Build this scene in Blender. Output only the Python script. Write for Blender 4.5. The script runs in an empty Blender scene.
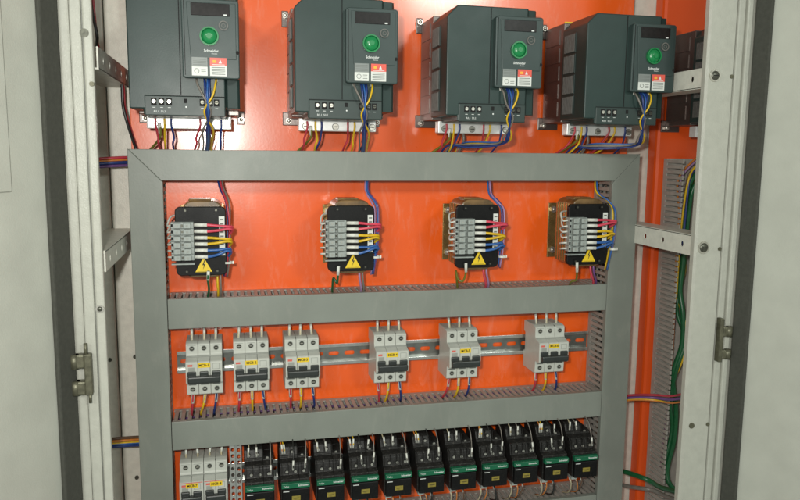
import bpy, bmesh, math, random
from mathutils import Vector, Matrix, Euler
random.seed(7)
S = bpy.context.scene
COL = S.collection
Z0 = 1.40            # height of the lens above the floor
D = 1.15             # distance of the lens from the mounting plate (plate at y = 0)

# ------------------------------------------------------------------ camera
YAW, PIT, ROL, F = map(float, (math.radians(13.189), math.radians(-7.702), math.radians(0.565), 720.85))
cd = bpy.data.cameras.new('camera'); cam = bpy.data.objects.new('camera', cd); COL.objects.link(cam)
fw = Vector((math.sin(YAW)*math.cos(PIT), math.cos(YAW)*math.cos(PIT), math.sin(PIT)))
rt0 = Vector((math.cos(YAW), -math.sin(YAW), 0)); up0 = rt0.cross(fw)
rt = math.cos(ROL)*rt0 + math.sin(ROL)*up0
up = -math.sin(ROL)*rt0 + math.cos(ROL)*up0
cam.matrix_world = Matrix(((rt.x, up.x, -fw.x, 0), (rt.y, up.y, -fw.y, -D), (rt.z, up.z, -fw.z, Z0), (0, 0, 0, 1)))
cd.sensor_width = 36; cd.lens = 36*F/800; cd.clip_start = .01; cd.clip_end = 60
S.camera = cam
# ------------------------------------------------------------------ world and lamps
w = bpy.data.worlds.new('World'); S.world = w; w.use_nodes = True
bg = w.node_tree.nodes['Background']; bg.inputs[0].default_value = (.89, .97, .89, 1); bg.inputs[1].default_value = .30
def area(name, loc, tgt, sx, sy, power, col):
    l = bpy.data.lights.new(name, 'AREA'); l.shape = 'RECTANGLE'; l.size = sx; l.size_y = sy; l.energy = power; l.color = col
    o = bpy.data.objects.new(name, l); COL.objects.link(o); o.location = loc
    o.rotation_euler = (Vector(tgt)-Vector(loc)).to_track_quat('-Z', 'Y').to_euler(); return o
area('phone_flash', (-.060, -D, Z0+.055), (.06, 0, Z0-.02), .030, .030, 6.4, (1, .98, .91))
area('ceiling_lamp', (1.29, -D-2.0, Z0+.98), (.25, 0, Z0), .45, .20, 17, (.93, 1, .93))
area('fill_light', (-1.25, -D-1.9, Z0+1.0), (.75, -.3, Z0-.1), .9, .35, 22, (.95, 1, .95))  # added fill to brighten the right door, not a lamp of the room
S.view_settings.view_transform = 'Standard'; S.view_settings.look = 'None'; S.view_settings.exposure = .14; S.view_settings.gamma = 1

def P(u, v, d):      # point of the photograph (800 x 500) that lies d in front of the mounting plate -> (x, z)
    ray = ((u-400)/F)*rt - ((v-250)/F)*up + fw
    t = (D-d)/ray.y
    return ray.x*t, ray.z*t
def W(u, v, d):
    x, z = P(u, v, d); return (x, z, d)

# ------------------------------------------------------------------ materials
MATS = {}
def mat(name, col, rough=.5, metal=0, var=.08, vs=60, bump=0, bs=900, spec=.5, coat=0, dust=0, trans=0, scuff=0):
    if name in MATS: return MATS[name]
    m = bpy.data.materials.new(name); m.use_nodes = True; nt = m.node_tree; N = nt.nodes; L = nt.links
    b = N['Principled BSDF']; b.inputs['Roughness'].default_value = rough; b.inputs['Metallic'].default_value = metal
    b.inputs['Specular IOR Level'].default_value = spec
    b.inputs['Coat Weight'].default_value = coat; b.inputs['Coat Roughness'].default_value = .15
    b.inputs['Transmission Weight'].default_value = trans
    tc = N.new('ShaderNodeTexCoord')
    n = N.new('ShaderNodeTexNoise'); n.inputs['Scale'].default_value = vs; n.inputs['Detail'].default_value = 6
    L.new(tc.outputs['Object'], n.inputs['Vector'])
    r = N.new('ShaderNodeValToRGB'); r.color_ramp.elements[0].position = .3; r.color_ramp.elements[1].position = .7
    lo = [max(0, c*(1-var)) for c in col]; hi = [min(1, c*(1+var)) for c in col]
    r.color_ramp.elements[0].color = (*lo, 1); r.color_ramp.elements[1].color = (*hi, 1)
    L.new(n.outputs['Fac'], r.inputs[0]); out = r.outputs[0]
    if dust:
        n3 = N.new('ShaderNodeTexNoise'); n3.inputs['Scale'].default_value = 420; n3.inputs['Detail'].default_value = 4
        L.new(tc.outputs['Object'], n3.inputs['Vector'])
        r3 = N.new('ShaderNodeValToRGB'); r3.color_ramp.elements[0].position = .60; r3.color_ramp.elements[1].position = .74
        r3.color_ramp.elements[0].color = (0, 0, 0, 1); r3.color_ramp.elements[1].color = (dust, dust, dust, 1)
        L.new(n3.outputs['Fac'], r3.inputs[0])
        mx = N.new('ShaderNodeMix'); mx.data_type = 'RGBA'; L.new(r3.outputs[0], mx.inputs[0]); L.new(out, mx.inputs[6])
        mx.inputs[7].default_value = (.55, .52, .45, 1); out = mx.outputs[2]
    if scuff:                                   # faint pale rub marks and dust smears
        mp = N.new('ShaderNodeMapping'); mp.inputs['Scale'].default_value = (34, 34, 9); mp.inputs['Rotation'].default_value = (0, .5, 0); L.new(tc.outputs['Object'], mp.inputs[0])
        n5 = N.new('ShaderNodeTexNoise'); n5.inputs['Scale'].default_value = 1.6; n5.inputs['Detail'].default_value = 9; n5.inputs['Roughness'].default_value = .72; n5.inputs['Distortion'].default_value = .6
        L.new(mp.outputs[0], n5.inputs['Vector'])
        r5 = N.new('ShaderNodeValToRGB'); r5.color_ramp.elements[0].position = .52; r5.color_ramp.elements[1].position = .78
        r5.color_ramp.elements[0].color = (0, 0, 0, 1); r5.color_ramp.elements[1].color = (scuff*2, scuff*2, scuff*2, 1)
        L.new(n5.outputs['Fac'], r5.inputs[0])
        mx = N.new('ShaderNodeMix'); mx.data_type = 'RGBA'; L.new(r5.outputs[0], mx.inputs[0]); L.new(out, mx.inputs[6])
        mx.inputs[7].default_value = (.80, .70, .60, 1); out = mx.outputs[2]
    L.new(out, b.inputs['Base Color'])
    n2 = N.new('ShaderNodeTexNoise'); n2.inputs['Scale'].default_value = vs*.5+13; n2.inputs['Detail'].default_value = 5
    L.new(tc.outputs['Object'], n2.inputs['Vector'])
    mr = N.new('ShaderNodeMapRange'); mr.inputs[3].default_value = max(.03, rough*.85); mr.inputs[4].default_value = min(1, rough*1.2)
    L.new(n2.outputs['Fac'], mr.inputs[0]); L.new(mr.outputs[0], b.inputs['Roughness'])
    if bump:
        n4 = N.new('ShaderNodeTexNoise'); n4.inputs['Scale'].default_value = bs; n4.inputs['Detail'].default_value = 2
        L.new(tc.outputs['Object'], n4.inputs['Vector'])
        bp = N.new('ShaderNodeBump'); bp.inputs['Strength'].default_value = bump; bp.inputs['Distance'].default_value = .0006
        L.new(n4.outputs['Fac'], bp.inputs['Height']); L.new(bp.outputs[0], b.inputs['Normal'])
    MATS[name] = m; return m
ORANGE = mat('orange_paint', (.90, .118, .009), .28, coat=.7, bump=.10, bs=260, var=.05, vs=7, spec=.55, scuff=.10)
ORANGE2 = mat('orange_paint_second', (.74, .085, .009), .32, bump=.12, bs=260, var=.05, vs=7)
CREAM = mat('cream_powder_coat', (.43, .43, .375), .38, bump=.45, bs=500, var=.05, vs=90)
DOORM = mat('door_powder_coat', (.49, .50, .44), .42, bump=.3, bs=500, var=.05, vs=25)
INNER = mat('inner_powder_coat', (.68, .67, .59), .40, bump=.5, bs=450, var=.08, vs=90)
BACK = mat('rear_panel', (.30, .27, .22), .5, bump=.3)
GASK = mat('foam_gasket', (.052, .053, .043), .9, bump=.25, bs=700, var=.12, vs=200)
DUCT = mat('grey_duct_plastic', (.212, .229, .200), .42, bump=.15, bs=350, var=.06, vs=18, scuff=.035)
DUCTW = mat('grey_duct_channel', (.34, .315, .28), .5, var=.12, vs=80)
SLATE = mat('slate_plastic', (.023, .043, .039), .38, spec=.36, bump=.10, bs=900, var=.07, vs=40)
SLATE2 = mat('slate_cover_plastic', (.030, .046, .042), .42, bump=.1, spec=.4, bs=900, var=.08, vs=60)
KEYP = mat('keypad_plastic', (.036, .056, .053), .40, bump=.1, spec=.4, bs=900, var=.06, vs=50)
GRILL = mat('grille_plastic', (.13, .125, .115), .5, var=.2, vs=200)
HEAT = mat('heatsink_metal', (.17, .145, .135), .36, metal=.8, var=.12, vs=40, bump=.15, bs=300)
BLACK = mat('black_plastic', (.006, .006, .006), .45, bump=.15, var=.3, vs=60, dust=.02, spec=.2)
CBLACK = mat('contactor_black', (.016, .015, .014), .42, bump=.2, var=.35, vs=120, dust=.16, spec=.3)
VOID = mat('dark_hollow', (.006, .006, .006), .8)
SCREEN = mat('smoked_window', (.010, .008, .008), .32, var=.5, vs=240, spec=.25)
GREEN = mat('green_dial', (.004, .20, .055), .28, var=.12, vs=40, coat=.3)
GSTRIP = mat('green_strip', (.004, .11, .050), .38, var=.15, vs=60)
SILVER = mat('zinc_metal', (.78, .78, .74), .26, metal=.9, var=.10, vs=120, bump=.1)
RAILW = mat('din_rail_shaded_web', (.30, .31, .29), .30, metal=.9, var=.25, vs=50, bump=.1)  # rail steel with the shade of its recess put into the colour
RAILM = mat('din_rail_steel', (.70, .71, .68), .23, metal=.95, var=.12, vs=80, bump=.1)
TSTRIP = mat('tinned_plate', (.80, .80, .78), .34, metal=.35, var=.08, vs=150)
HINGEM = mat('hinge_metal', (.13, .125, .085), .42, metal=.5, var=.3, vs=160, bump=.3)
BRASS = mat('yellow_zinc', (.42, .30, .12), .26, metal=.8, var=.25, vs=70)
VARN = mat('varnished_coil', (.17, .095, .030), .38, var=.45, vs=60, coat=.5)
BGREY = mat('breaker_grey', (.50, .51, .46), .42, bump=.15, var=.05, vs=80)
BGREY2 = mat('breaker_dark_grey', (.30, .31, .28), .5, var=.1, vs=80)  # darker grey for grooves, window frames, marks and screw rims
TOGG = mat('toggle_grey', (.026, .030, .028), .35, var=.15, vs=120)
TBLK = mat('terminal_block_grey', (.30, .33, .31), .42, var=.12, vs=160)
YEL = mat('yellow_sticker', (.78, .54, .015), .45, var=.06, vs=120)
YELD = mat('grimy_yellow_sticker', (.24, .19, .03), .5, var=.2, vs=200)
WHITE = mat('white_sticker', (.66, .68, .64), .45, var=.04, vs=120)
GSTK = mat('grey_sticker', (.21, .23, .22), .45, var=.06, vs=120)
RSTK = mat('red_sticker', (.72, .10, .07), .42, var=.05, vs=120)
INK = mat('ink_grey', (.14, .15, .14), .6)
INKK = mat('ink_black', (.03, .025, .01), .6)
INKW = mat('ink_white', (.70, .72, .70), .5)
INKR = mat('ink_red', (.62, .12, .09), .5)
INKO = mat('ink_amber', (.85, .42, .04), .5)
FERR = mat('white_sleeve', (.66, .66, .60), .45, var=.14, vs=250)
SCREW = mat('screw_steel', (.62, .60, .54), .30, metal=.85, var=.2, vs=300)
SCREWD = mat('dark_screw', (.10, .10, .08), .35, metal=.6, var=.3, vs=300)
WC = {'red': (.44, .035, .055), 'yellow': (.66, .42, .015), 'blue': (.015, .035, .16), 'white': (.60, .60, .52), 'pink': (.62, .06, .10),
      'green': (.009, .095, .032), 'grey': (.17, .15, .13), 'black': (.018, .017, .016), 'lilac': (.34, .20, .36), 'orange': (.55, .18, .03),
      'cream': (.46, .40, .26), 'brown': (.11, .06, .035), 'sky blue': (.03, .11, .34), 'purple': (.14, .06, .20), 'olive': (.14, .14, .02)}
def wm(c): return mat('wire_'+c.replace(' ', '_'), WC[c], .34, var=.14, vs=140)

# ------------------------------------------------------------------ mesh helpers
class MB:
    """collects shapes given as (x, z, d): d is the distance in front of the mounting plate"""
    def __init__(s): s.bm = bmesh.new(); s.m = []
    def mi(s, m):
        if m not in s.m: s.m.append(m)
        return s.m.index(m)
    def _merge(s, t, m, smooth=False):
        i = s.mi(m)
        for f in t.faces: f.material_index = i; f.smooth = smooth
        me = bpy.data.meshes.new('t'); t.to_mesh(me); t.free(); s.bm.from_mesh(me); bpy.data.meshes.remove(me)
        return s
    def box(s, x0, x1, z0, z1, d0, d1, m, bev=0, seg=2):
        t = bmesh.new()
        M = Matrix.Translation(((x0+x1)/2, -(d0+d1)/2, (z0+z1)/2)) @ Matrix.Diagonal((abs(x1-x0), abs(d1-d0), abs(z1-z0), 1))
        bmesh.ops.create_cube(t, size=1, matrix=M)
        if bev: bmesh.ops.bevel(t, geom=list(t.edges), offset=bev, segments=seg, affect='EDGES', profile=.5, clamp_overlap=True)
        return s._merge(t, m)
    def prism(s, pts, axis, a, b, m, bev=0):
        """outline pts extruded: axis 'd': pts (x,z); axis 'x': pts (d,z); axis 'z': pts (x,d)"""
        t = bmesh.new()
        def q(p, k):
            if axis == 'd': return (p[0], -k, p[1])
            if axis == 'x': return (k, -p[0], p[1])
            return (p[0], -p[1], k)
        A = [t.verts.new(q(p, a)) for p in pts]; B = [t.verts.new(q(p, b)) for p in pts]
        t.faces.new(A); t.faces.new(B[::-1]); n = len(pts)
        for i in range(n): t.faces.new((A[i], B[i], B[(i+1) % n], A[(i+1) % n]))
        bmesh.ops.recalc_face_normals(t, faces=t.faces)
        if bev: bmesh.ops.bevel(t, geom=list(t.edges), offset=bev, segments=2, affect='EDGES', profile=.5, clamp_overlap=True)
        return s._merge(t, m)
    def cyl(s, x, z, d0, d1, r, m, n=24, r2=None, bev=0):
        t = bmesh.new(); r2 = r if r2 is None else r2
        bmesh.ops.create_cone(t, cap_ends=True, segments=n, radius1=r, radius2=r2, depth=abs(d1-d0),
                              matrix=Matrix.Translation((x, -(d0+d1)/2, z)) @ Matrix.Rotation(math.pi/2, 4, 'X'))
        if bev: bmesh.ops.bevel(t, geom=[e for e in t.edges if len([f for f in e.link_faces if len(f.verts) > 4]) > 0], offset=bev, segments=2, affect='EDGES', profile=.5)
        return s._merge(t, m, False)
    def cylz(s, x, z0, z1, d, r, m, n=14):
        t = bmesh.new()
        bmesh.ops.create_cone(t, cap_ends=True, segments=n, radius1=r, radius2=r, depth=abs(z1-z0), matrix=Matrix.Translation((x, -d, (z0+z1)/2)))
        return s._merge(t, m, True)
    def dome(s, x, z, d, r, h, m):
        t = bmesh.new()
        bmesh.ops.create_uvsphere(t, u_segments=24, v_segments=12, radius=1, matrix=Matrix.Translation((x, -d, z)) @ Matrix.Diagonal((r, h, r, 1)))
        return s._merge(t, m, True)
    def ring(s, x, z, d0, d1, r, ri, m, n=24):
        t = bmesh.new(); V = []
        for k in range(n):
            a = 2*math.pi*k/n; c, q = math.cos(a), math.sin(a)
            V.append([t.verts.new((x+R*c, -dd, z+R*q)) for R, dd in ((r, d0), (r, d1), (ri, d1), (ri, d0))])
        for k in range(n):
            A, B = V[k], V[(k+1) % n]
            for j in range(4): t.faces.new((A[j], B[j], B[(j+1) % 4], A[(j+1) % 4]))
        bmesh.ops.recalc_face_normals(t, faces=t.faces)
        return s._merge(t, m)
    def tube(s, pts, r, m, n=8, sub=6):
        """pts (x,z,d)"""
        Q = [Vector((p[0], -p[2], p[1])) for p in pts]
        if len(Q) > 2:
            c = []; E = [2*Q[0]-Q[1]] + Q + [2*Q[-1]-Q[-2]]
            for i in range(1, len(E)-2):
                for k in range(sub):
                    u = k/sub; p0, p1, p2, p3 = E[i-1:i+3]
                    c.append(.5*((2*p1)+(p2-p0)*u+(2*p0-5*p1+4*p2-p3)*u*u+(3*p1-p0-3*p2+p3)*u**3))
            c.append(Q[-1]); Q = c
        t = bmesh.new(); R = []; nrm = None
        for i, p in enumerate(Q):
            tg = (Q[min(i+1, len(Q)-1)]-Q[max(i-1, 0)])
            if tg.length < 1e-9: tg = Vector((0, 0, 1))
            tg.normalize()
            if nrm is None: nrm = tg.orthogonal().normalized()
            nrm = (nrm-tg*nrm.dot(tg)); nrm = nrm.normalized() if nrm.length > 1e-6 else tg.orthogonal().normalized()
            b = tg.cross(nrm)
            R.append([t.verts.new(p+r*(math.cos(2*math.pi*k/n)*nrm+math.sin(2*math.pi*k/n)*b)) for k in range(n)])
        for i in range(len(R)-1):
            for k in range(n): t.faces.new((R[i][k], R[i][(k+1) % n], R[i+1][(k+1) % n], R[i+1][k]))
        t.faces.new(R[0][::-1]); t.faces.new(R[-1])
        bmesh.ops.recalc_face_normals(t, faces=t.faces)
        return s._merge(t, m, True)
    def perf(s, length, width, th, holes, m, frame, hw, hh):
        """flat strip of given length with rounded holes (centres along the strip), frame(a, b, t) -> (x,z,d)"""
        t = bmesh.new(); cuts = []
        def vert(a, b, k): p = frame(a, b, k); return t.verts.new((p[0], -p[2], p[1]))
        edges = [0]
        for i in range(len(holes)-1): edges.append((holes[i]+holes[i+1])/2)
        edges.append(length); n = 16
        for i, h in enumerate(holes):
            a0, a1 = edges[i], edges[i+1]
            for k in (0, th):
                inn = []; outr = []
                for j in range(n):
                    an = 2*math.pi*(j+.5)/n; c, q = math.cos(an), math.sin(an)
                    if hw >= hh: ia = h+math.copysign(hw-hh, c)+hh*c; ib = hh*q
                    else: ia = h+hw*c; ib = math.copysign(hh-hw, q)+hw*q
                    sc = 1/max(abs(c), abs(q)); oa = c*sc; ob = q*sc
                    inn.append((ia, ib)); outr.append((h+(oa*(a1-h) if oa > 0 else oa*(h-a0)), ob*width/2))
                I = [vert(a, b, k) for a, b in inn]; O = [vert(a, b, k) for a, b in outr]
                cor = {}
                for j in range(n):
                    j2 = (j+1) % n; t.faces.new((I[j], I[j2], O[j2], O[j]))
                    p, q2 = outr[j], outr[j2]
                    if abs(p[0]-q2[0]) > 1e-7 and abs(p[1]-q2[1]) > 1e-7:
                        cc = (a1 if (p[0]+q2[0])/2 > h else a0, width/2 if (p[1]+q2[1]) > 0 else -width/2)
                        t.faces.new((O[j], O[j2], vert(cc[0], cc[1], k)))
                if k == 0: I0 = I
                else:
                    for j in range(n): t.faces.new((I0[j], I[j], I[(j+1) % n], I0[(j+1) % n]))
        c = [(0, -width/2), (length, -width/2), (length, width/2), (0, width/2)]
        for j in range(4):
            p, q = c[j], c[(j+1) % 4]; t.faces.new((vert(*p, 0), vert(*q, 0), vert(*q, th), vert(*p, th)))
        bmesh.ops.remove_doubles(t, verts=t.verts, dist=1e-6)
        bmesh.ops.recalc_face_normals(t, faces=t.faces)
        return s._merge(t, m)
    def build(s, name, parent=None, label=None, origin=(0, 0, 0)):
        if origin != (0, 0, 0):
            bmesh.ops.translate(s.bm, verts=s.bm.verts, vec=(-origin[0], origin[2], -origin[1]))
        me = bpy.data.meshes.new(name); s.bm.to_mesh(me); s.bm.free()
        for m in s.m: me.materials.append(m)
        o = bpy.data.objects.new(name, me); COL.objects.link(o)
        if parent: o.parent = parent
        else: o.location = (origin[0], -origin[2], origin[1]+Z0)
        if label: o['label'] = label
        return o
def tag(o, label, cat, group=None):
    o['label'] = label; o['category'] = cat
    if group: o['group'] = group
    return o
def thing(name, x, z, d, label, cat, group=None):
    o = bpy.data.objects.new(name, None); o.empty_display_size = .02; COL.objects.link(o); o.location = (x, -d, z+Z0)
    return tag(o, label, cat, group)
def copy_tree(o, parent=None):
    c = o.copy(); COL.objects.link(c)
    if parent: c.parent = parent
    for ch in list(o.children): copy_tree(ch, c)
    return c
def place(src, first, x, z, label):
    o = src if first else copy_tree(src)
    o.location = (x, 0, z+Z0); o['label'] = label; return o
_tc = {}
def text(body, size, m, x, z, d, parent, name='lettering', rot=0, bold=0):
    c = bpy.data.curves.new('t', 'FONT'); c.body = body; c.size = size; c.align_x = 'CENTER'; c.align_y = 'CENTER'; c.extrude = .0001; c.offset = bold; c.resolution_u = 2
    o = bpy.data.objects.new('t', c); COL.objects.link(o); bpy.context.view_layer.update()
    me = bpy.data.meshes.new_from_object(o.evaluated_get(bpy.context.evaluated_depsgraph_get())); bpy.data.objects.remove(o); bpy.data.curves.remove(c)
    me.transform(Matrix.Translation((x, -d, z)) @ Matrix.Rotation(rot, 4, 'Y') @ Matrix.Rotation(math.pi/2, 4, 'X'))
    me.materials.clear(); me.materials.append(m); me.name = name
    o = bpy.data.objects.new(name, me); COL.objects.link(o); o.parent = parent; return o

# ================================================================== the cabinet
ZT, ZB = .62, -.98
cab = thing('electrical_cabinet', .25, ZB, 0, 'cream powder coated electrical cabinet with both doors swung open and an orange mounting plate inside', 'cabinet')
ox, oz = .25, ZB
def cp(mb, name, label=None, parent=cab):
    bmesh.ops.translate(mb.bm, verts=mb.bm.verts, vec=(-ox, 0, -oz))
    return mb.build(name, parent, label)
m = MB(); m.box(-.144, .676, -.93, .55, -.003, 0, ORANGE, .001); m.box(-.144, -.141, -.93, .55, -.022, -.003, ORANGE); m.box(.673, .676, -.93, .55, -.022, -.003, ORANGE)
cp(m, 'mounting_plate', 'glossy orange plate behind the ducts')
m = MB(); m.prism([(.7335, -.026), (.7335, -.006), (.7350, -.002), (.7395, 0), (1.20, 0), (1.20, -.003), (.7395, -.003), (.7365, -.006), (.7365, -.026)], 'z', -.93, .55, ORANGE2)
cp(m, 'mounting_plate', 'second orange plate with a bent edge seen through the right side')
# rear panel, side panel, rear uprights
m = MB(); m.box(-.33, 1.30, ZB, ZT, -.125, -.120, BACK); cp(m, 'rear_panel')
m = MB(); m.box(-.262, -.258, ZB, ZT, -.12, .20, INNER); cp(m, 'side_panel')
m = MB(); m.box(1.25, 1.254, ZB, ZT, -.12, .20, INNER); cp(m, 'side_panel')
m = MB(); m.box(-.258, -.1820, ZB, ZT, -.07, -.033, INNER, .0025); m.box(-.1805, -.120, ZB, ZT, -.07, -.035, INNER, .0025)
for x, z in ((-.155, -.327), (-.193, -.330), (-.160, -.53)): m.cyl(x, z, -.0355, -.0325, .0032, SCREWD)
cp(m, 'rear_upright')
m = MB(); m.box(.664, .760, ZB, ZT, -.06, -.030, INNER, .003); cp(m, 'rear_upright')
# front posts
m = MB(); m.box(-.1620, -.1515, ZB, ZT, .231, .240, CREAM, .0022); m.box(-.176, -.1635, ZB, ZT, .225, .2385, CREAM, .0018); m.box(-.1890, -.1765, ZB, ZT, .215, .2345, CREAM, .0025)
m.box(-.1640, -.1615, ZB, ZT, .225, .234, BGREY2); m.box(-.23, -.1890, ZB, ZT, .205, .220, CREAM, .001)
post = cp(m, 'front_post')
m = MB(); m.prism([(.652, .229), (.652, .237), (.6550, .240), (.694, .240), (.6975, .236), (.6975, .229)], 'z', ZB, ZT, CREAM)
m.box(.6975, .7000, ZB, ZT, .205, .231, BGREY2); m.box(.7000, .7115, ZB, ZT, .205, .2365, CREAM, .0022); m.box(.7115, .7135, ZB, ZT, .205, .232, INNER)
m.box(.7135, .7225, ZB, ZT, .205, .2385, CREAM, .002); m.box(.7225, .7305, ZB, ZT, .205, .2340, CREAM, .0022); m.box(.7305, .77, ZB, ZT, .185, .200, CREAM, .001)
postr = cp(m, 'front_post')
for px, pz, par, dd, r in ((.6655, -.1325, postr, .240, .0098), (.6655, .1115, postr, .240, .0092), (.6655, -.402, postr, .240, .0046), (.693, -.402, postr, .240, .003), (.6925, -.135, postr, .240, .003), (.6925, .111, postr, .240, .003), (-.1545, .075, post, .240, .003)):
    s = MB(); s.cyl(px, pz, dd-.001, dd+.0012, r, SCREW if r > .005 else HINGEM, 24, r*.93)
    if r > .005: s.dome(px, pz, dd+.001, r*.70, .0025, SCREWD); s.box(px-.0035, px+.0035, pz-.0006, pz+.0006, dd+.0028, dd+.0038, VOID)
    cp(s, 'screw', None)
s = MB(); s.cyl(-.160, .132, .2385, .2405, .0050, SCREWD); cp(s, 'screw')
s = MB(); s.cyl(-.157, -.190, .2385, .2415, .0048, SCREW); s.dome(-.157, -.190, .2415, .003, .0016, SCREWD); cp(s, 'screw')
# punched cross rails running from the rear uprights to the front posts
def rail(x, z0, z1, sgn, mm, flange_top, lab):
    m = MB(); L = .309; hs = [.026+.050*i for i in range(6)]; zc = (z0+z1)/2
    m.perf(L, z1-z0, .002, hs, mm, lambda a, b, k: (x+sgn*k, zc+b, -.08+a), .0040, .0045)
    zf = z1 if flange_top else z0
    m.box(min(x, x+sgn*.038), max(x, x+sgn*.038), zf-.001, zf+.001, -.08, .228, mm)
    return cp(m, 'cross_rail', lab)
rail(-.150, -.147, -.122, -1, INNER, True, 'punched rail beside the left duct')
rail(-.148, .094, .119, -1, mat('galvanised_rail', (.45, .45, .40), .40, metal=.3, var=.2, vs=90), False, 'dull metal punched rail beside the first inverter')
rail(.660, -.147, -.117, 1, INNER, True, None)
rail(.660, .096, .124, 1, INNER, False, None)
# doors, each hinged at its post
def door(hx, sgn, ang, lab, bandw, off):
    piv = bpy.data.objects.new('door', None)
    me_o = None
    # local: s along the door from the hinge, n towards the inner face
    a = math.radians(ang); ds = Vector((sgn*-math.cos(a)*-1 if False else 0, 0, 0))
    dirx, dird = sgn*math.sin(a), math.cos(a)          # ang measured from straight out of the cabinet
    nx, nd = -sgn*math.cos(a), math.sin(a)             # inner face normal
    def fr(s, n): return (hx+dirx*s+nx*n, .236+dird*s+nd*n)
    def slab(mb, s0, s1, n0, n1, z0, z1, mm, bev=0): mb.prism([fr(s0, n0), fr(s1, n0), fr(s1, n1), fr(s0, n1)], 'z', z0, z1, mm, bev)
    m = MB(); slab(m, 0.002, .50, -.022, 0, ZB+.01, ZT-.01, DOORM, .002)
    slab(m, .50-.03, .50, 0, .018, ZB+.01, ZT-.01, DOORM, .002)
    d = cp(m, 'door', lab)
    g = MB(); slab(g, off, off+bandw, 0, .006, ZB+.02, ZT-.02, GASK, .0022); cp(g, 'gasket', None, d)
    return d, slab
ld, slab = door(-.1915, -1, 26, 'left door, open, greenish grey inside', .031, .001)
m = MB(); slab(m, .085, .34, .0004, .004, -.045, .50, DOORM, .0012); cp(m, 'document_pocket', None, ld)
rd, slab2 = door(.7290, 1, 24, 'right door, open, beige grey inside', .0245, .001)
# hinges
m = MB(); z0, z1 = -.294, -.243
m.box(-.1765, -.1680, z0, z1, .2400, .2500, HINGEM, .0015); m.cylz(-.1740, z1-.002, z1+.013, .2470, .0022, HINGEM); m.cylz(-.1715, z0-.010, z0+.002, .2470, .0018, HINGEM)
for a, b in ((z1-.018, z1-.001), (z0+.0, z0+.017)):
    m.box(-.1885, -.176, a, b, .2350, .2480, HINGEM, .002); m.cylz(-.1880, a, b, .2440, .0055, HINGEM)
cp(m, 'hinge')
m = MB(); z0, z1 = -.304, -.238
m.box(.6985, .7045, z0, z1, .2365, .2470, HINGEM, .0012)
for a, b in ((z1-.028, z1-.013), (z0+.004, z0+.018)):
    m.box(.7045, .7165, a, b, .2385, .2460, HINGEM, .002); m.cylz(.7160, a, b, .2430, .0052, HINGEM)
cp(m, 'hinge')

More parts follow.
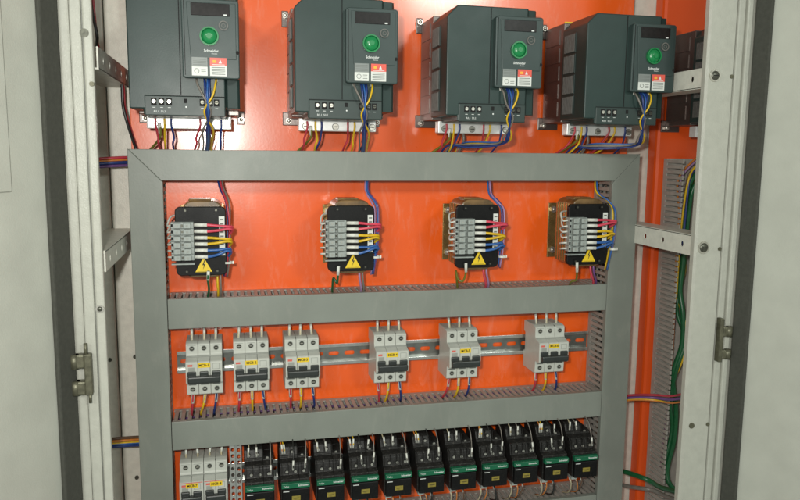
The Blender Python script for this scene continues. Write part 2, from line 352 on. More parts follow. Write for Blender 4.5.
# ================================================================== wiring ducts
def duct(name, horiz, a0, a1, b0, b1, label, mit0=0, mit1=0, ch0=0, ch1=0, walls=(1, 1), dmax=.063, lid=True, group='grey slotted wiring ducts', fill=True, pitch=.0102, endpad=0):
    """along a0..a1, across b0..b1 (x,z swapped when vertical)"""
    t = thing(name, a0 if horiz else (b0+b1)/2, (b0+b1)/2 if horiz else a0, 0, label, 'wiring duct', group)
    tx, tz = t.location.x, t.location.z-Z0
    def fin(mb, nm):
        bmesh.ops.translate(mb.bm, verts=mb.bm.verts, vec=(-tx, 0, -tz)); return mb.build(nm, t)
    def bx(mb, p0, p1, q0, q1, d0, d1, mm, bev=0):
        if horiz: mb.box(p0, p1, q0, q1, d0, d1, mm, bev)
        else: mb.box(q0, q1, p0, p1, d0, d1, mm, bev)
    m = MB(); c0, c1 = a0+ch0, a1-ch1
    bx(m, c0, c1, b0+.001, b1-.001, .0005, .003, DUCTW)
    for q, on in ((b0, walls[0]), (b1-.0022, walls[1])):
        if not on: continue
        bx(m, c0, c1, q, q+.0022, .003, .012, DUCTW)
        n = int((c1-c0)/pitch); pt = (c1-c0)/n
        for i in range(n):
            s = c0+pt*i+pt*.2
            bx(m, s, s+pt*.56, q, q+.0022, .012, dmax-.006, DUCTW)
            e = q+.0011
            bx(m, s-pt*.08, s+pt*.64, q-.0003, q+.0025, dmax-.006, dmax-.001, DUCTW)
    fin(m, 'slotted_channel')
    if lid:
        m = MB(); h = (b1-b0); sk = .0012
        if horiz: pts = [(a0, b1+sk), (a1, b1+sk), (a1-mit1*(h+sk), b0-sk), (a0+mit0*(h+sk), b0-sk)]
        else:                       # mitred against the top duct's lid
            outer = b0 if mit1 > 0 else b1
            zl = lambda q: .0012-(q-outer)*(1 if mit1 > 0 else -1)*1.0278-.0003
            pts = [(b0-sk, a0), (b1+sk, a0), (b1+sk, zl(b1+sk)), (b0-sk, zl(b0-sk))] if mit1 > 0 else [(b0-sk, a0), (b1+sk, a0), (b1+sk, zl(b1+sk)), (b0-sk, zl(b0-sk))]
        m.prism(pts, 'd', dmax-.0005, dmax+.0022, DUCT, .0007)
        # lid lips
        if horiz:
            m.box(a0+ch0+.001, a1-ch1-.001, b1-.0002, b1+.0011, dmax-.007, dmax-.0005, DUCT); m.box(a0+ch0+.001, a1-ch1-.001, b0-.0011, b0+.0002, dmax-.007, dmax-.0005, DUCT)
        else:
            m.box(b1-.0002, b1+.0011, a0+.001, a1-h-.001, dmax-.007, dmax-.0005, DUCT); m.box(b0-.0011, b0+.0002, a0+.001, a1-.001, dmax-.007, dmax-.0005, DUCT)
        if mit1 and not horiz: m.box(b0+.0006, b1-.0002, -.050, -.0008, .0612, .0620, DUCT)      # corner splice under the mitre
        fin(m, 'lid')
    if fill:
        m = MB(); rr = random.Random(hash((round(a0*1000), round(b0*1000))) % 1000)
        for k in range(9):
            q = b0+.008+(b1-b0-.016)*rr.random(); dd = .008+.026*rr.random(); pts = []
            for i in range(11):
                a = c0+(c1-c0)*i/10; qq = min(b1-.005, max(b0+.005, q+rr.uniform(-.006, .006)))
                pts.append((a, qq, dd+rr.uniform(-.004, .004)) if horiz else (qq, a, dd+rr.uniform(-.004, .004)))
            m.tube(pts, .0016, wm(rr.choice(['brown', 'black', 'grey', 'red', 'purple', 'blue'])), 6, 3)
        fin(m, 'enclosed_wiring')
    return t
XL0, XL1, XR0, XR1 = -.1405, -.0965, .6150, .6610
duct('wiring_duct', True, XL0, XR1, -.0420, 0, 'horizontal grey duct across the top of the grey frame, just below the inverters', 1, 1, .045, .047)
# mitred vertical lids
duct('wiring_duct', False, -.66, -.0006, XL0, XL1, 'left vertical grey duct of the frame, beside the cabinet side', 0, 1)
duct('wiring_duct', False, -.66, -.0006, XR0, XR1, 'right vertical grey duct of the frame', 0, -1)
duct('wiring_duct', True, XL1+.002, XR0-.002, -.2600, -.2175, 'horizontal grey duct below the row of transformers')
duct('wiring_duct', True, XL1+.002, XR0-.002, -.4470, -.4050, 'horizontal grey duct between the breakers and the contactors')
duct('wiring_duct', True, XL1+.002, XR0-.002, -.6360, -.5930, 'bottom horizontal grey duct under the contactors, mostly cut off by the photo edge')
duct('wiring_duct', False, -.70, -.006, .7480, .815, 'open grey slotted duct without a lid, seen through the right side', dmax=.060, lid=False, group=None, fill=False, pitch=.0092)

# ================================================================== DIN rails
def din(x0, x1, zc, label):
    t = thing('din_rail', x0, zc, 0, label, 'mounting rail', 'punched steel mounting rails')
    m = MB(); L = x1-x0; n = int(L/.025); hs = [L*(i+.5)/n for i in range(n)]
    m.perf(L, .024, .001, hs, RAILW, lambda a, b, k: (a, b, .0035+k), .0085, .0036)
    for s in (1, -1):
        m.box(0, L, s*.0125-.0007, s*.0125+.0007, .0035, .0110, RAILM)
        m.box(0, L, min(s*.0120, s*.0175), max(s*.0120, s*.0175), .0105, .0118, RAILM, .0004)
    m.build('rail', t)
    return t
din(-.088, .612, -.328, 'punched steel rail carrying the six breakers of the middle row')
din(-.088, .612, -.517, 'punched steel rail carrying the two small breakers and the contactors')

# ================================================================== frequency inverters
t = thing('frequency_inverter', 0, 0, 0, 'x', 'inverter', 'slate grey frequency inverters in the top row')
m = MB()
m.prism([(0, .053), (0, .190), (.015, .205), (.120, .205), (.120, .045), (.017, .045), (.017, .053)], 'd', .074, .155, SLATE, .0016)
m.prism([(.120, .074), (.120, .1550), (.1225, .1440), (.136, .1420), (.139, .1380), (.139, .074)], 'z', .056, .205, SLATE, .0006)
m.box(.0635, .0645, .071, .203, .1546, .1556, VOID)
m.build('housing', t)
m = MB(); m.box(.002, .138, .050, .203, .003, .074, HEAT, .001)
for i in range(5): m.box(.0008, .0022, .060+.028*i, .082+.028*i, .012, .060, HEAT)
m.build('heatsink', t)
m = MB()
for k in range(4):
    z = .060+.031*k
    m.box(-.0008, .0006, z, z+.029, .082, .120, SLATE2, .0004)
    for i in range(9): m.box(-.0022, -.0006, z+.0015, z+.0275, .0845+.0039*i, .0845+.0039*i+.0016, GRILL)
m.build('vent_grille', t)
for b_, s_ in (((-.006, .004, .188, .212), (-.001, .205)), ((-.006, .030, .040, .060), (.003, .047)), ((.136, .147, .040, .060), (.142, .047))):
    m = MB(); m.box(*b_, .0005, .0035, HEAT, .001); fl = m.build('mounting_flange', t)
    m = MB(); m.cyl(*s_, .003, .008, .0045, SCREW, 6); m.dome(*s_, .008, .003, .002, SCREW); m.build('bolt', fl)
# terminal cover with openings
cov = MB(); cov.box(.0185, .1195, .0445, .0700, .150, .1562, SLATE2, .0012); cov.box(.0185, .1195, .0695, .0703, .1555, .1566, VOID)
for x in (.030, .0395, .049, .0905, .1005, .1085):
    cov.box(x-.0034, x+.0034, .0575, .0665, .1558, .1568, VOID)
    cov.cyl(x, .0625, .156, .1575, .0024, SCREWD if x > .06 else SCREW, 12); cov.box(x-.0022, x+.0022, .0621, .0629, .1574, .1578, VOID); cov.box(x-.0018, x+.0018, .0545, .0551, .1561, .1565, INKW)
cov.box(.0675, .0715, .061, .0665, .1560, .1567, VOID)
cov.cyl(.070, .056, .1560, .1566, .0010, INKW)
c = cov.build('terminal_cover', t)
text('R/L1  S/L2', .0036, INKW, .037, .0495, .1564, c)
# tinned strip
m = MB(); m.box(.012, .127, .0300, .0485, .058, .076, TSTRIP, .0012)
ts = m.build('terminal_strip', t)
for x in (.022, .066, .121):
    q = MB(); q.cyl(x, .0367, .0755, .0762, .0052, INK, 20); q.cyl(x, .0367, .0755, .0785, .0043, SCREW, 20); q.box(x-.003, x+.003, .0362, .0372, .0783, .0789, VOID); q.build('screw', ts)
# keypad
m = MB()
m.prism([(.0675, .094), (.0675, .189), (.071, .1915), (.1365, .1915), (.1390, .189), (.1390, .094), (.1365, .0925), (.071, .0925)], 'd', .1425, .166, KEYP, .0014)
m.box(.0705, .0712, .096, .189, .1655, .1665, VOID)
m.prism([(.078, .117), (.074, .187), (.135, .187), (.135, .117)], 'd', .1655, .1672, KEYP, .0006)
k = m.build('keypad', t)
m = MB(); m.box(.0795, .1275, .1705, .186, .1670, .1682, SCREEN, .0005)
m.box(.120, .124, .1712, .1730, .1681, .1685, INKW); m.build('display', k)
m = MB(); m.ring(.1015, .1450, .1668, .1710, .0118, .0100, GREEN, 32); m.dome(.1015, .1450, .168, .0102, .0062, GREEN); m.cyl(.1015, .1450, .1730, .1748, .0035, GREEN, 20)
m.build('dial', k)
m = MB(); m.ring(.1195, .1590, .1668, .1695, .0060, .0047, GRILL); m.cyl(.1195, .1590, .1668, .1688, .0044, SLATE2); m.ring(.1195, .1590, .1688, .1692, .0026, .0020, GRILL); m.build('button', k)
text('Schneider', .0046, INKW, .1035, .1270, .1674, k, bold=.00008); text('Electric', .0024, INKW, .1075, .1236, .1674, k)
m = MB(); m.box(.0790, .0985, .0955, .1185, .1671, .1676, WHITE); m.box(.0790, .0985, .1068, .1185, .1675, .1679, GSTK)
for i in range(4): m.box(.0805, .0970, .1088+.0023*i, .1093+.0023*i, .1678, .1681, INK)
m.ring(.0850, .1013, .1675, .1678, .0032, .0026, INK, 20)
for i in range(3): m.box(.0905, .0965, .0985+.0022*i, .0992+.0022*i, .1675, .1678, INK)
m.build('rating_sticker', k)
m = MB(); m.box(.1015, .1225, .0955, .1185, .1671, .1676, WHITE); m.box(.1015, .1225, .1085, .1185, .1675, .1679, RSTK)
m.prism([(.1125, .1115), (.1165, .1115), (.1145, .1165)], 'd', .1677, .1682, INKW); m.box(.1050, .1095, .1120, .1155, .1677, .1682, INKO)
m.box(.1040, .1200, .1095, .1102, .1677, .1681, INKW)
for i in range(5): m.box(.1035, .1205, .0975+.0021*i, .0983+.0021*i, .1675, .1678, INK)
m.build('warning_sticker', k)
m = MB(); m.cyl(.1365, .126, .1655, .1672, .0022, VOID); m.build('latch', k)
VX = [-.125, .086, .298, .511, .744]
VL = ['leftmost frequency inverter of the top row, its top cut off',
      'second frequency inverter from the left in the top row',
      'third frequency inverter from the left in the top row, its left side vents showing',
      'fourth frequency inverter from the left in the top row, in front of the cream upright',
      'dark inverter of the next bay, behind the right front post']
for i, (x, l) in enumerate(zip(VX, VL)):
    place(t, i == 0, x, 0, l)

# ================================================================== transformers
t = thing('control_transformer', 0, 0, 0, 'x', 'transformer', 'control transformers above the middle duct')
m = MB()
m.box(.003, .024, -.177, -.083, .0005, .003, BRASS, .0006); m.box(.021, .068, -.180, -.080, .0005, .018, BRASS, .002)
m.build('mounting_bracket', t)
for z in (-.094, -.164):
    q = MB(); q.cyl(.011, z, .003, .0075, .0058, SCREW, 6); q.dome(.011, z, .0075, .003, .002, SCREW); q.build('bolt', t)
def rrect(x0, x1, z0, z1, r, n=5):
    P_ = []
    for cx, cz, a0 in ((x1-r, z1-r, 0), (x0+r, z1-r, 90), (x0+r, z0+r, 180), (x1-r, z0+r, 270)):
        for i in range(n+1):
            a = math.radians(a0+90*i/n); P_.append((cx+r*math.cos(a), cz+r*math.sin(a)))
    return P_
m = MB(); m.prism(rrect(.010, .066, -.183, -.0715, .014), 'd', .018, .078, VARN, .002)
for i in range(6): m.box(.0085, .0675, -.176, -.080, .022+.009*i, .026+.009*i, BRASS)
m.box(.018, .050, -.0735, -.0695, .034, .066, VARN, .002)
m.build('coil', t)
m = MB(); m.prism(rrect(0, .0705, -.1785, -.0795, .007), 'd', .078, .086, BLACK, .0012)
for x in (.0145, .057):
    for z in (-.0845, -.1725): m.cyl(x, z, .0855, .0875, .0035, BLACK, 16); m.cyl(x, z, .0874, .0880, .0016, SCREWD, 6)
m.build('front_plate', t)
tb = MB(); tb.box(-.0055, .0265, -.1610, -.1590, .0865, .0980, TBLK, .0005)
for i in range(6):
    z = -.1045-.0091*i
    tb.box(-.005, .026, z-.00448, z+.00448, .0865, .100, TBLK, .0007); tb.box(-.001, .0085, z-.0036, z+.0036, .100, .1075, TBLK, .0008); tb.box(.0125, .0225, z-.0036, z+.0036, .100, .1075, TBLK, .0008)
    tb.cyl(.0105, z, .0995, .1012, .0015, SCREWD, 10); tb.cyl(.0038, z, .107, .1080, .0016, BGREY2, 12); tb.cyl(.0175, z, .107, .1080, .0016, BGREY2, 12); tb.box(-.0046, -.0020, z-.002, z+.002, .0998, .1004, VOID)
tb.build('terminal_block', t)
m = MB(); m.box(.0605, .0685, -.150, -.0935, .0858, .0866, WHITE)
for i in range(9): m.box(.062, .067, -.147+.006*i, -.1462+.006*i+.0012, .0865, .0868, INK)
m.build('rating_sticker', t)
m = MB(); m.prism([(.0262, -.1735), (.0498, -.1735), (.0380, -.1520)], 'd', .0858, .0868, YEL)
m.prism([(.0392, -.1560), (.0360, -.1635), (.0382, -.1635), (.0370, -.1700), (.0405, -.1620), (.0384, -.1620), (.0402, -.1562)], 'd', .0866, .0871, INKK)
m.box(.0290, .0470, -.1727, -.1723, .0866, .0869, INKK); m.build('warning_sticker', t)
for i in range(6):                                   # winding leads on the left of the block
    z = -.1045-.0091*i; q = MB()
    q.tube([(-.0045, z, .093), (-.010, z-.001, .086), (-.006+.002*(i % 2), z+(.010 if i < 2 else -.004 if i > 3 else .003), .070), (.010, z+(.012 if i < 2 else -.006 if i > 3 else .002), .058)], .0014, FERR, 8)
    q.build('winding_lead', t)
TX = [-.079, .1385, .3385, .5275]
TL = ['control transformer at the left end of its row, under the first inverter', 'second control transformer from the left, in the row above the middle duct',
      'third control transformer from the left, in the row above the middle duct', 'control transformer at the right end of its row, its wires overlapping the right duct']
for i, (x, l) in enumerate(zip(TX, TL)): place(t, i == 0, x, 0, l)

# ================================================================== breakers
def breaker(n, label, group, mcb=True):
    wd = .0176*n; h = wd/2
    t = thing('circuit_breaker', 0, 0, 0, label, 'circuit breaker', group)
    m = MB()
    prof = [(.012, -.0085), (.050, -.0085), (.056, -.0098), (.0580, -.0105), (.0600, -.0118), (.0600, -.0265), (.0625, -.0300), (.0765, -.0335), (.0780, -.0350), (.0780, -.0655), (.0765, -.0675), (.0635, -.0680), (.0620, -.0880), (.060, -.0895), (.012, -.0895), (.012, -.0620), (.018, -.060), (.018, -.029), (.012, -.027)]
    for i in range(n):
        m.prism(prof, 'x', -h+.0176*i+.0002, -h+.0176*(i+1)-.0002, BGREY, .0006)
    for i in range(1, n): m.box(-h+.0176*i-.0003, -h+.0176*i+.0003, -.0855, -.0095, .020, .0585, VOID)
    for i in range(n):
        x = -h+.0176*(i+.5)
        m.box(x-.0055, x+.0055, -.0735, -.0722, .0632, .0637, INK); m.box(x-.006, x+.006, -.0136, -.0130, .0595, .0602, BGREY2)
    m.box(-h+.001, h-.001, -.0300, -.0288, .0610, .0640, BGREY2)
    m.box(h-.014, h-.004, -.0455, -.0365, .0778, .0783, BGREY2); m.box(h-.0133, h-.0047, -.0448, -.0372, .0781, .0785, BGREY)
    m.box(-h+.004, -h+.013, -.0505, -.0420, .0778, .0782, BGREY2)
    m.box(-h+.0035, -h+.0100, -.0405, -.0375, .0778, .0783, INKR)
    if n == 2: m.box(-h+.001, h-.001, -.0352, -.0343, .0778, .0782, INKR)
    hs = m.build('housing', t)
    m = MB()
    for i in range(n):
        x = -h+.0176*(i+.5)
        m.box(x-.0062, x+.0062, -.0560, -.0480, .076, .0815, TOGG, .0012)
    m.box(-h+.0030, h-.0030, -.0640, -.0545, .076, .0865, TOGG, .0018)
    m.box(-h+.0030, h-.0030, -.0665, -.0640, .076, .0800, TOGG, .0006)
    m.build('toggle', t)
    for i in range(n):
        x = -h+.0176*(i+.5)
        for z, d in ((-.0180, .0600), (-.0800, .0628)):
            q = MB(); q.ring(x, z, d-.0005, d+.0005, .0040, .0032, BGREY2); q.cyl(x, z, d-.0005, d+.0003, .0033, VOID, 16); q.cyl(x, z, d, d+.0010, .0024, SCREWD, 14); q.box(x-.002, x+.002, z-.0004, z+.0004, d+.0009, d+.0013, SCREW)
            q.build('terminal_screw', t)
    sx = 0 if n == 3 else .001
    m = MB(); m.box(sx-.0090, sx+.0090, -.0428, -.0356, .0779, .0786, YEL, .0002); st = m.build('name_sticker', t)
    return t, st, sx
ordn = ['first', 'second', 'third', 'fourth', 'fifth', 'sixth']
BX = [-.0450, .0240, .1010, .2410, .3610, .5150]
for i, x in enumerate(BX):
    wh = {0: 'leftmost', 5: 'rightmost'}.get(i, ordn[i]+' from the left')
    t, st, sx = (breaker(3, '', 'three pole breakers on the middle rail') if i == 0 else (copy_tree(b0), None, 0))
    if i == 0: b0 = t
    t.location = (x, 0, -.2755+Z0)
    t['label'] = 'three pole grey circuit breaker, '+wh+' of the six on the middle rail'
    st = [c for c in t.children if c.name.startswith('name_sticker')][0]
    lets = [c for c in st.children]
    for c in lets: bpy.data.objects.remove(c)
    st['_n'] = i
BRK = [o for o in COL.objects if o.name.startswith('circuit_breaker')]
for o in BRK:
    st = [c for c in o.children if c.name.startswith('name_sticker')][0]; n = st['_n']; del st['_n']
    text('MCB-%d' % (n+1), .0052, INKK, 0, -.0392, .0787, st, bold=.00012)
tb2 = []
for i, x in enumerate((-.0680, -.0326)):
    t, st, sx = breaker(2, 'two pole circuit breaker at the bottom left, '+('beside the left duct' if i == 0 else 'next to the punched metal strip'), 'two pole breakers on the bottom rail')
    t.location = (x, 0, -.4615+Z0); tb2.append(t)
    text('MCB-%d' % (7+i), .0052, INKK, sx, -.0392, .0787, st, bold=.00012)

# shiny punched strip between the small breakers and the contactors
t = thing('punched_strip', -.002, -.46, 0, 'shiny punched metal strip standing upright between the small breakers and the first contactor', 'metal strip')
m = MB(); m.perf(.150, .009, .001, [.006+.0105*i for i in range(14)], SILVER, lambda a, b, k: (-.0050+b, .02-a, .034+k), .0030, .0026)
m.perf(.150, .009, .001, [.010+.0105*i for i in range(13)], SILVER, lambda a, b, k: (.0045+b, .02-a, .028+k), .0034, .0026)
m.box(-.001, .0005, -.13, .02, .012, .035, SILVER)
m.build('strip', t)

# ================================================================== contactors
t = thing('contactor', 0, 0, 0, 'x', 'contactor', 'black contactors along the bottom rail')
m = MB(); H = .0220
m.box(-H, .0060, -.094, -.008, .012, .040, CBLACK, .001); m.box(.0061, H, -.094, -.0205, .012, .040, CBLACK, .001)
m.prism([(.040, -.008), (.055, -.008), (.060, -.011), (.064, -.022), (.066, -.024), (.066, -.0265), (.078, -.029), (.081, -.033), (.084, -.046), (.094, -.049), (.094, -.090), (.040, -.094)], 'x', -H, .0060, CBLACK, .0008)
m.prism([(.040, -.0205), (.061, -.0215), (.064, -.0235), (.066, -.0245), (.066, -.0265), (.078, -.029), (.081, -.033), (.084, -.046), (.094, -.049), (.094, -.090), (.040, -.094)], 'x', .0061, H, CBLACK, .0008)
for i in range(3):                                   # terminal ridges
    x = -H+.0045+.0120*i
    m.box(x-.0005, x+.0005, -.0260, -.0105, .052, .0655, CBLACK)
for i in range(5):
    x = -H+.0025+.0100*i
    m.box(x-.0004, x+.0004, -.0480, -.0300, .070, .0850, CBLACK)
m.box(-H+.004, -H+.014, -.100, -.088, .040, .086, TBLK, .001); m.box(-.006, H, -.100, -.090, .040, .078, CBLACK, .001)
m.build('housing', t)
m = MB(); m.box(-H+.0015, H-.0010, -.090, -.062, .094, .1010, BLACK, .0012); m.box(-H+.003, -H+.012, -.0655, -.0645, .1008, .1014, INKW); m.build('front_module', t)
m = MB(); m.box(-H+.0005, H-.0002, -.0605, -.0525, .094, .1015, GSTRIP, .0008); g = m.build('green_band', t)
text('Schneider', .0040, INKW, .0115, -.0562, .1017, g, bold=.00006); text('TeSys', .0036, INKW, -.0145, -.0568, .1017, g)
m = MB(); m.box(-.0060, .0070, -.0800, -.0728, .1008, .1016, YELD, .0002)
m.box(-.004, .005, -.0768, -.0760, .1015, .1018, INKK); m.build('name_sticker', t)
m = MB(); m.ring(.0005, -.0055, .034, .040, .0062, .0034, CBLACK, 20); m.build('mounting_lug', t)
for x, z, d in ((-.015, -.018, .0635), (-.002, -.0175, .0635), (.013, -.0235, .0640), (-.012, -.041, .083), (.001, -.0415, .083), (.014, -.041, .083)):
    q = MB(); q.cyl(x, z, d-.002, d+.0012, .0029, VOID, 14); q.cyl(x, z, d, d+.0016, .0022, SCREW, 12); q.build('terminal_screw', t)
CN = ['first', 'second', 'third', 'fourth', 'fifth', 'sixth', 'seventh', 'eighth', 'ninth', 'tenth', 'eleventh']
CX = [.0325+.0538*i for i in range(11)]
for i, x in enumerate(CX):
    l = 'black contactor with a green band, %s from the left in the row' % CN[i]
    if i == 0: l = 'black contactor with a green band, next to the punched metal strip'
    if i == 10: l = 'black contactor with a green band, last in the bottom row, against the right duct'
    place(t, i == 0, x, -.4485, l)

# ================================================================== wires
def wire(pts, r, c, label, group=None, fer=None, cat='wire', name='wire', fr=1.35):
    """pts (x,z,d); fer: list of (index0, point, point) sleeves"""
    p0 = pts[0]
    rel = [(p[0]-p0[0], p[1]-p0[1], p[2]-p0[2]) for p in pts]
    m = MB(); m.tube(rel, r, wm(c)); o = m.build(name)
    o.location = (p0[0], -p0[2], p0[1]+Z0); tag(o, label, cat, group)
    for a, b in (fer or []):
        q = MB(); q.tube([(a[0]-p0[0], a[1]-p0[1], a[2]-p0[2]), (b[0]-p0[0], b[1]-p0[1], b[2]-p0[2])], r*fr, FERR); q.build('sleeve', o)
    return o
def px(l): return [W(*p) for p in l]
pole = ['left', 'middle', 'right']
R = random.Random(3)
# breakers of the middle row
for i, x in enumerate(BX):
    wh = ('leftmost' if i == 0 else 'rightmost' if i == 5 else ordn[i])+' middle row breaker'
    for j in range(3):
        xx = x+(j-1)*.0176+R.uniform(-.0008, .0008); s = R.uniform(-.003, .003)
        wire([(xx+s, -.2540, .028), (xx+s*.6, -.2640, .038), (xx, -.2800, .044), (xx, -.287, .044)], .0015, 'cream', 'short pale wire entering the top %s terminal of the %s' % (pole[j], wh), 'pale wires feeding the middle row breakers',
             [((xx+s*.45, -.2665, .040), (xx, -.2840, .044))])
        c = ('red', 'yellow', 'blue')[j]; s = R.uniform(-.009, .006)
        wire([(xx, -.362, .048), (xx+s*.1, -.371, .049), (xx+s*.5, -.387, .048), (xx+s, -.4010, .040), (xx+s, -.4085, .030)], .0017, c, '%s wire leaving the bottom %s terminal of the %s' % (c, pole[j], wh), 'coloured wires below the middle row breakers',
             [((xx, -.3635, .048), (xx+s*.30, -.382, .0485))])
for i, x in enumerate((-.0680, -.0326)):
    for j in range(2):
        xx = x+(j-.5)*.0176
        s = R.uniform(-.003, .003)
        wire([(xx+s, -.440, .028), (xx+s, -.449, .036), (xx, -.4630, .043), (xx, -.470, .043)], .0014, 'cream', 'short pale wire entering the top %s terminal of the %s small two pole breaker' % ('left' if j == 0 else 'right', 'left' if i == 0 else 'right'), 'pale wires feeding the small breakers',
             [((xx+s*.6, -.4550, .040), (xx, -.4645, .043))])
# contactors
for i, x in enumerate(CX):
    nm = ('last' if i == 10 else CN[i])+' contactor'
    if i % 2 == 0: L = [(-.016, .018, 'cream', 'left'), (-.003, .018, 'grey', 'middle'), (.017, .040, 'grey', 'right')]
    else: L = [(-.0175, .017, 'orange', 'far left'), (-.0135, .017, 'yellow', 'second'), (-.003, .036, 'black', 'third'), (.0155, .034, 'grey', 'right')]
    if i in (3, 9): L.append((.010, .020, 'black', 'back right'))
    for xx, dz, c, wh in L:
        s = R.uniform(-.007, .004); d = .066 if dz < .025 else .086
        zt = -.4490-dz
        wire([(x+xx+s, -.4400, .025), (x+xx+s*.6, -.4490, d-.012), (x+xx+s*.2, zt+.008, d+.002), (x+xx, zt, d)], .0009, c, '%s thin wire into the top of the %s, at its %s terminal' % (c, nm, wh), 'thin wires into the contactor tops',
             [((x+xx+s*.30, zt+.0145, d+.002), (x+xx, zt-.001, d+.0012))], fr=1.6)
    L = [(-.012, 'cream', 'left'), (-.002, 'orange', 'middle'), (.010, 'black' if i % 2 else 'brown', 'right')]
    for xx, c, wh in L:
        s = R.uniform(-.008, .008); zb = -.5475
        wire([(x+xx, zb, .060), (x+xx+s*.3, zb-.014, .072), (x+xx+s, zb-.036, .060), (x+xx+s*.7, -.597, .030)], .0010 if c != 'black' else .0016, c, '%s wire looping out of the bottom %s of the %s' % (c, wh, nm), 'wires under the contactors',
             [((x+xx, zb-.001, .061), (x+xx+s*.25, zb-.012, .070))])
# transformer output pairs
for i, x in enumerate(TX):
    nm = TL[i].split(',')[0].replace('control ', '').replace(' at the left end of its row', '').replace(' at the right end of its row', '')
    nm = ('leftmost', 'second', 'third', 'rightmost')[i]+' transformer'
    ends = {'pink': -.1085, 'yellow': -.1255, 'sky blue': -.1400}
    for j in range(6):
        c = ('pink', 'yellow', 'sky blue')[j//2]; z = -.1045-.0091*j; ze = ends[c]+(-.0012 if j % 2 else .0012)
        xe = x+.0755+(.003 if j < 2 else 0)-(0.001 if j > 3 else 0)+R.uniform(-.002, .002); ze += R.uniform(-.0015, .0015)
        dd = .096+.003*(j % 2)
        wire([(x+.0265, z, .094), (x+.045, z, .097), (x+.060, (z+ze)/2+R.uniform(-.0008, .0008), dd+.001), (xe-.006, ze, dd), (xe, ze-.001, dd-.003), (xe+.001, ze-.004, dd-.010), (xe-.003, ze-.010, dd-.018)], .0020, c,
             '%s %s wire from the terminal block of the %s' % ('upper' if j % 2 == 0 else 'lower', c, nm), 'paired wires from the transformers', [((x+.0268, z, .094), (x+.0445, z, .0972))])
TW = [[(219, 172, .045), (221, 188, .06), (227, 203, .075), (229, 225, .078), (228, 250, .08), (226, 276, .07)],
      [(368, 172, .045), (367, 190, .06), (374, 202, .075), (377, 212, .078), (376, 245, .08), (372, 274, .07)],
      [(489, 174, .045), (490, 193, .06), (498, 202, .075), (503, 212, .078), (502, 245, .08), (499, 267, .07)],
      [(596, 176, .045), (597, 192, .06), (608, 201, .075), (614, 212, .078), (613, 238, .08), (606, 270, .07)]]
TC = [('blue', 'red', 'grey'), ('lilac', 'sky blue', 'purple'), ('sky blue', 'lilac', 'blue'), ('yellow', 'sky blue', 'lilac')]
TE = [('yellow', 'grey'), ('lilac', 'grey'), ('pink', 'lilac'), ('pink', 'purple')]
TEX = [(219, 281, 302), (361, 276, 299), (485, 272, 294), (592, 270, 292)]
TG = [[(208.5, 271, .092), (208, 280, .088), (209, 290, .07), (207, 300, .045)], [(338.5, 266, .092), (338, 275, .09), (337, 283, .08), (333.5, 278, .075), (332.5, 286, .06), (332, 296, .04)],
      [(466, 263, .092), (466, 272, .09), (463, 281, .085), (458, 279, .08), (456, 271, .07), (457, 282, .055), (458, 294, .04)], [(577, 262, .092), (577, 272, .09), (576, 280, .08), (571, 282, .07), (568, 290, .04)]]
for i in range(4):
    nm = ('leftmost', 'second', 'third', 'rightmost')[i]+' transformer'
    for k, c in enumerate(TC[i]):
        o = (k-1)*.0030
        pts = [(a+o*.8+R.uniform(-.0012, .0012), b+R.uniform(-.001, .001), d+(k % 2)*.003) for a, b, d in px(TW[i])]
        wire(pts, .0014, c, '%s wire curving down the right side of the %s from the top duct' % (c, nm), 'wires down the right of the transformers')
    for k, c in enumerate(TE[i]):
        u, v0, v1 = TEX[i]
        a = W(u+(k-.5)*3, v0-22, .06); b = W(u+(k-.5)*3, v0, .07); e = W(u+(k-.5)*2.4, v1, .035)
        wire([a, b, ((b[0]+e[0])/2+.001, (b[1]+e[1])/2, .06), e], .0017, c, '%s wire dropping into the middle duct under the %s' % (c, nm), 'wires below the transformers')
    a = px(TW[i])[4]; q = MB(); q.ring(0, 0, -.0015, .0015, .0062, .0054, FERR, 16); q.box(.0058, .0080, -.0016, .0016, -.0022, .0022, FERR, .0004); tie = q.build('cable_tie')
    tie.rotation_euler = (math.pi/2, 0, 0); tie.location = (a[0], -a[2]-.0015, a[1]+Z0-.018)
    tag(tie, 'white cable tie around the wires right of the '+nm, 'cable tie', 'cable ties beside the transformers')
    g = px(TG[i]); c = ('green', 'green', 'olive', 'olive')[i]
    wire(g, .0017, c, '%s earth wire looping under the %s' % ('dark green' if c == 'green' else 'yellow green', nm), 'earth wires under the transformers', [(g[0], g[1])])
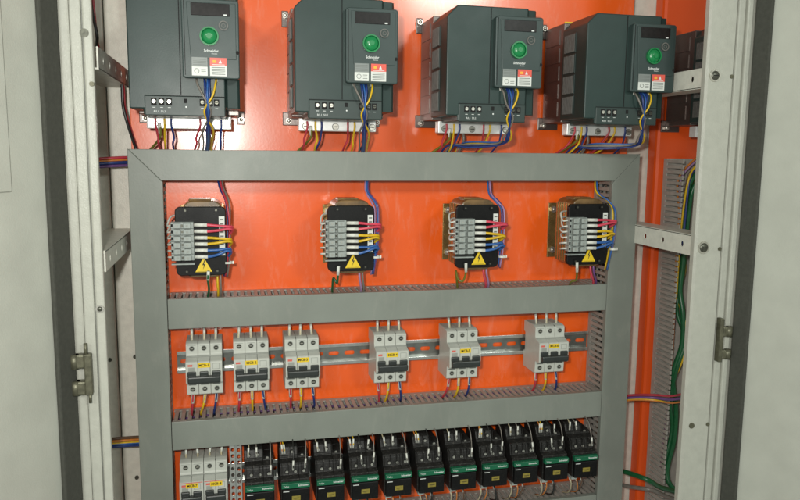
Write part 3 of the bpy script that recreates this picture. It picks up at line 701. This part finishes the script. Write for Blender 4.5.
# inverter wires (coordinates relative to each inverter)
IN = ['leftmost inverter', 'second inverter', 'third inverter', 'fourth inverter']
PW = [(.024, 'red', 'left red'), (.036, 'yellow', 'left yellow'), (.045, 'blue', 'left blue'), (.084, 'red', 'right red'), (.094, 'yellow', 'right yellow'), (.113, 'blue', 'right blue')]
for i in range(4):
    x = VX[i]
    for xx, c, wh in PW:
        s = R.uniform(-.016, .010) if i < 2 else R.uniform(-.030, .0)
        wire([(x+xx, .044, .079), (x+xx, .034, .079), (x+xx+s*.3+R.uniform(-.003, .003), .018, .072), (x+xx+s*.5, .009, .066), (x+xx+s, -.004, .045)], .0015, c, '%s power wire under the tinned strip of the %s' % (wh, IN[i]), 'power wires under the inverters')
    wire([(x+.029, .036, .080), (x+.030, .022, .076), (x+.022, .010, .058), (x+.008+(-.004 if i > 1 else 0), -.004, .045)], .0018, 'olive', 'yellow green earth wire at the lower left of the %s' % IN[i], 'earth wires under the inverters', [((x+.029, .037, .080), (x+.0298, .024, .0765))])
    # control bundle
    off = (.0, .0, -.030, -.028)[i]
    for k, (c, dx, r) in enumerate((('blue', -.0016, .0016), ('blue', .0014, .0016), ('grey', -.0055, .0014), ('yellow', .0050, .0013), ('sky blue', .0000, .0012))):
        bx0 = x+.0935+(.004 if i == 0 else 0); tw = R.uniform(-.0012, .0012)
        def fx(q, d_): return (bx0+q)*(D-d_)/(D-.163)      # hangs straight in front of the terminals
        if i < 2:
            pts = [(bx0+dx*2.4, .096, .150), (fx(dx*2.2+tw, .163), .086, .163), (fx(dx*1.1-tw, .164), .070, .164+.001*k), (fx(-dx*.8+tw, .160), .050, .160), (fx(dx*1.2, .135), .028, .135), (fx(dx-.001, .09), .010, .090), (fx(dx-.003, .045), -.006, .045)]
        else:
            pts = [(bx0+dx*2.4, .096, .150), (fx(dx*2.2+tw, .163), .086, .163), (fx(dx*1.1-tw, .164), .070, .164+.001*k), (fx(-dx*.8+tw, .160), .050, .158), (fx(dx-.002, .14), .026, .140), (fx(dx-.012, .12), .013+.001*k, .118), (bx0+dx-.034, .009+.002*k, .085), (bx0+dx-.058+.004*k, .012, .062), (bx0+dx-.070+.006*k, -.004, .045)]
        lab = ('dark blue', 'middle blue', 'grey', 'yellow', 'light blue')[k]
        wire(pts, r, c, '%s control wire hanging from the keypad of the %s' % (lab, IN[i]), 'control wires hanging from the inverters', [(pts[0], (pts[1][0]*.4+pts[0][0]*.6, .090, .156))] if c in ('grey', 'yellow') else None)
    if i > 1:
        wire([(x+.055, .042, .055), (x+.058, .020, .060), (x+.052, -.004, .045)], .0022, 'grey', 'grey cable going into the top duct under the %s' % IN[i], 'grey cables under the inverters')
# cables at the left of the cabinet
for k, (c, v, r) in enumerate((('red', 158.5, .0022), ('orange', 161, .0016), ('blue', 163.5, .0026), ('purple', 166.5, .0022))):
    a = W(88, v+1, .02); b = W(112, v-.5, .01); e = W(136, v-1.5, .02)
    wire([(a[0]-.02, a[1], .02), a, b, e, (e[0]+.012, e[1], .02)], r, c, '%s cable of the upper bundle entering the left duct' % c, 'upper bundle of cables at the left duct')
for k, (c, v, r) in enumerate((('brown', 438, .0024), ('orange', 440.5, .0022), ('yellow', 443, .0016), ('blue', 446, .0024), ('sky blue', 443.8, .0018))):
    a = W(104, v+1.5, .02); b = W(122, v, .01); e = W(146, v-1.5, .02)
    wire([(a[0]-.02, a[1], .02), a, b, e], r, c, '%s cable of the lower bundle entering the left duct' % c, 'lower bundle of cables at the left duct')
wire(px([(88, -20, .05), (92, 10, .05), (97, 35, .06), (98, 52, .04), (112, 66, .02), (121, 78, .02), (123, 105, .02), (128, 125, .02), (137, 152, .03)]), .0022, 'black', 'black cable running down beside the leftmost inverter', 'cables beside the leftmost inverter')
wire(px([(91, -20, .045), (95, 20, .045), (98, 45, .05), (106, 66, .02), (122, 82, .015), (125, 108, .015), (131, 130, .015), (138, 152, .03)]), .0017, 'red', 'dark red wire running down beside the leftmost inverter', 'cables beside the leftmost inverter')
# cables at the right, through the open side
for k, (c, v, r) in enumerate((('red', 396, .0020), ('purple', 398.5, .0024), ('orange', 401, .0016), ('yellow', 400, .0013))):
    s = k*1.0
    wire(px([(618, v+1, .03), (634, v-1, .05), (655, v-1+s*.3, .075), (672, v+s, .075), (690, v-4+s*1.5, .06)]), r, c, '%s cable crossing from the right duct to the next bay' % c, 'cables crossing to the next bay')
GP = [[(706, 166, .03), (697, 172, .04), (689, 186, .04), (686, 205, .035), (683, 235, .035), (680, 262, .035), (677, 290, .035), (680, 315, .045), (674, 345, .04), (665, 375, .035), (668, 410, .03), (666, 440, .03), (659, 470, .03), (668, 486, .04), (684, 496, .05)],
      [(706, 171, .035), (699, 178, .045), (692, 192, .045), (689, 212, .04), (686, 240, .035), (680, 275, .03), (674, 310, .03), (677, 340, .04), (669, 368, .04), (662, 400, .03), (664, 430, .025), (655, 466, .03)],
      [(706, 168, .03), (694, 180, .035), (687, 196, .035), (684, 216, .03), (681, 245, .03), (682, 270, .03), (676, 300, .03), (683, 325, .05), (677, 352, .045), (666, 380, .03)]]
GP = [[(u+(8 if 330 < v < 480 else 3 if v > 240 else 0), v, d+(.006 if v > 330 else 0)) for u, v, d in g] for g in GP]
wire(px(GP[0]), .0046, 'green', 'thick green cable bundle hanging in the open duct of the next bay', None, cat='cable', name='cable')
wire(px(GP[1]), .0036, 'green', 'thinner green cable beside the thick one in the open duct of the next bay', None, cat='cable', name='cable')
wire(px(GP[2]), .0020, 'yellow', 'yellow wire among the green cables in the open duct of the next bay', None)
for k, (c, du) in enumerate((('lilac', -3), ('orange', -6), ('brown', 3))):
    wire(px([(704, 160+du, .03), (694, 166+du, .03), (684+du, 180, .025), (682+du*.5, 215, .02), (679+du*.5, 260, .02), (674, 330, .015), (668, 400, .015), (660, 470, .015)]), .0018, c, '%s wire lying at the back of the open duct of the next bay' % c, 'wires at the back of the open duct')
wire(px([(618, 470, .02), (632, 474, .05), (648, 480, .08), (660, 487, .07), (676, 492, .05), (690, 500, .04)]), .0045, 'green', 'dark green cable crossing low from the right duct to the next bay', None, cat='cable', name='cable')
wire(px([(618, 484, .02), (632, 487, .05), (652, 490, .08), (668, 497, .06), (690, 503, .04)]), .0036, 'grey', 'grey cable crossing low from the right duct to the next bay', None, cat='cable', name='cable')
wire(px([(712, 96, .02), (711, 112, .03), (707, 128, .03), (705, 146, .03), (706, 160, .03)]), .0016, 'yellow', 'yellow wire hanging under the dark inverter of the next bay', None)

m = MB(); m.box(0, .0140, 0, .0050, 0, .0006, YEL); o = m.build('plate_sticker'); o.location = (.548, -.0006, .2140+Z0)
tag(o, 'small yellow sticker on the orange plate above the fourth inverter', 'sticker')
wire(px([(706, 163, .04), (696, 169, .045), (690, 178, .05), (687, 200, .05), (684, 230, .048), (680, 255, .045)]), .0018, 'blue', 'dark blue wire curving into the open duct of the next bay', None)
wire(px([(706, 160, .045), (694, 168, .05), (688, 182, .052), (684, 205, .045), (680, 240, .04), (676, 300, .035)]), .0018, 'yellow', 'yellow wire curving over the top of the open duct of the next bay', None)
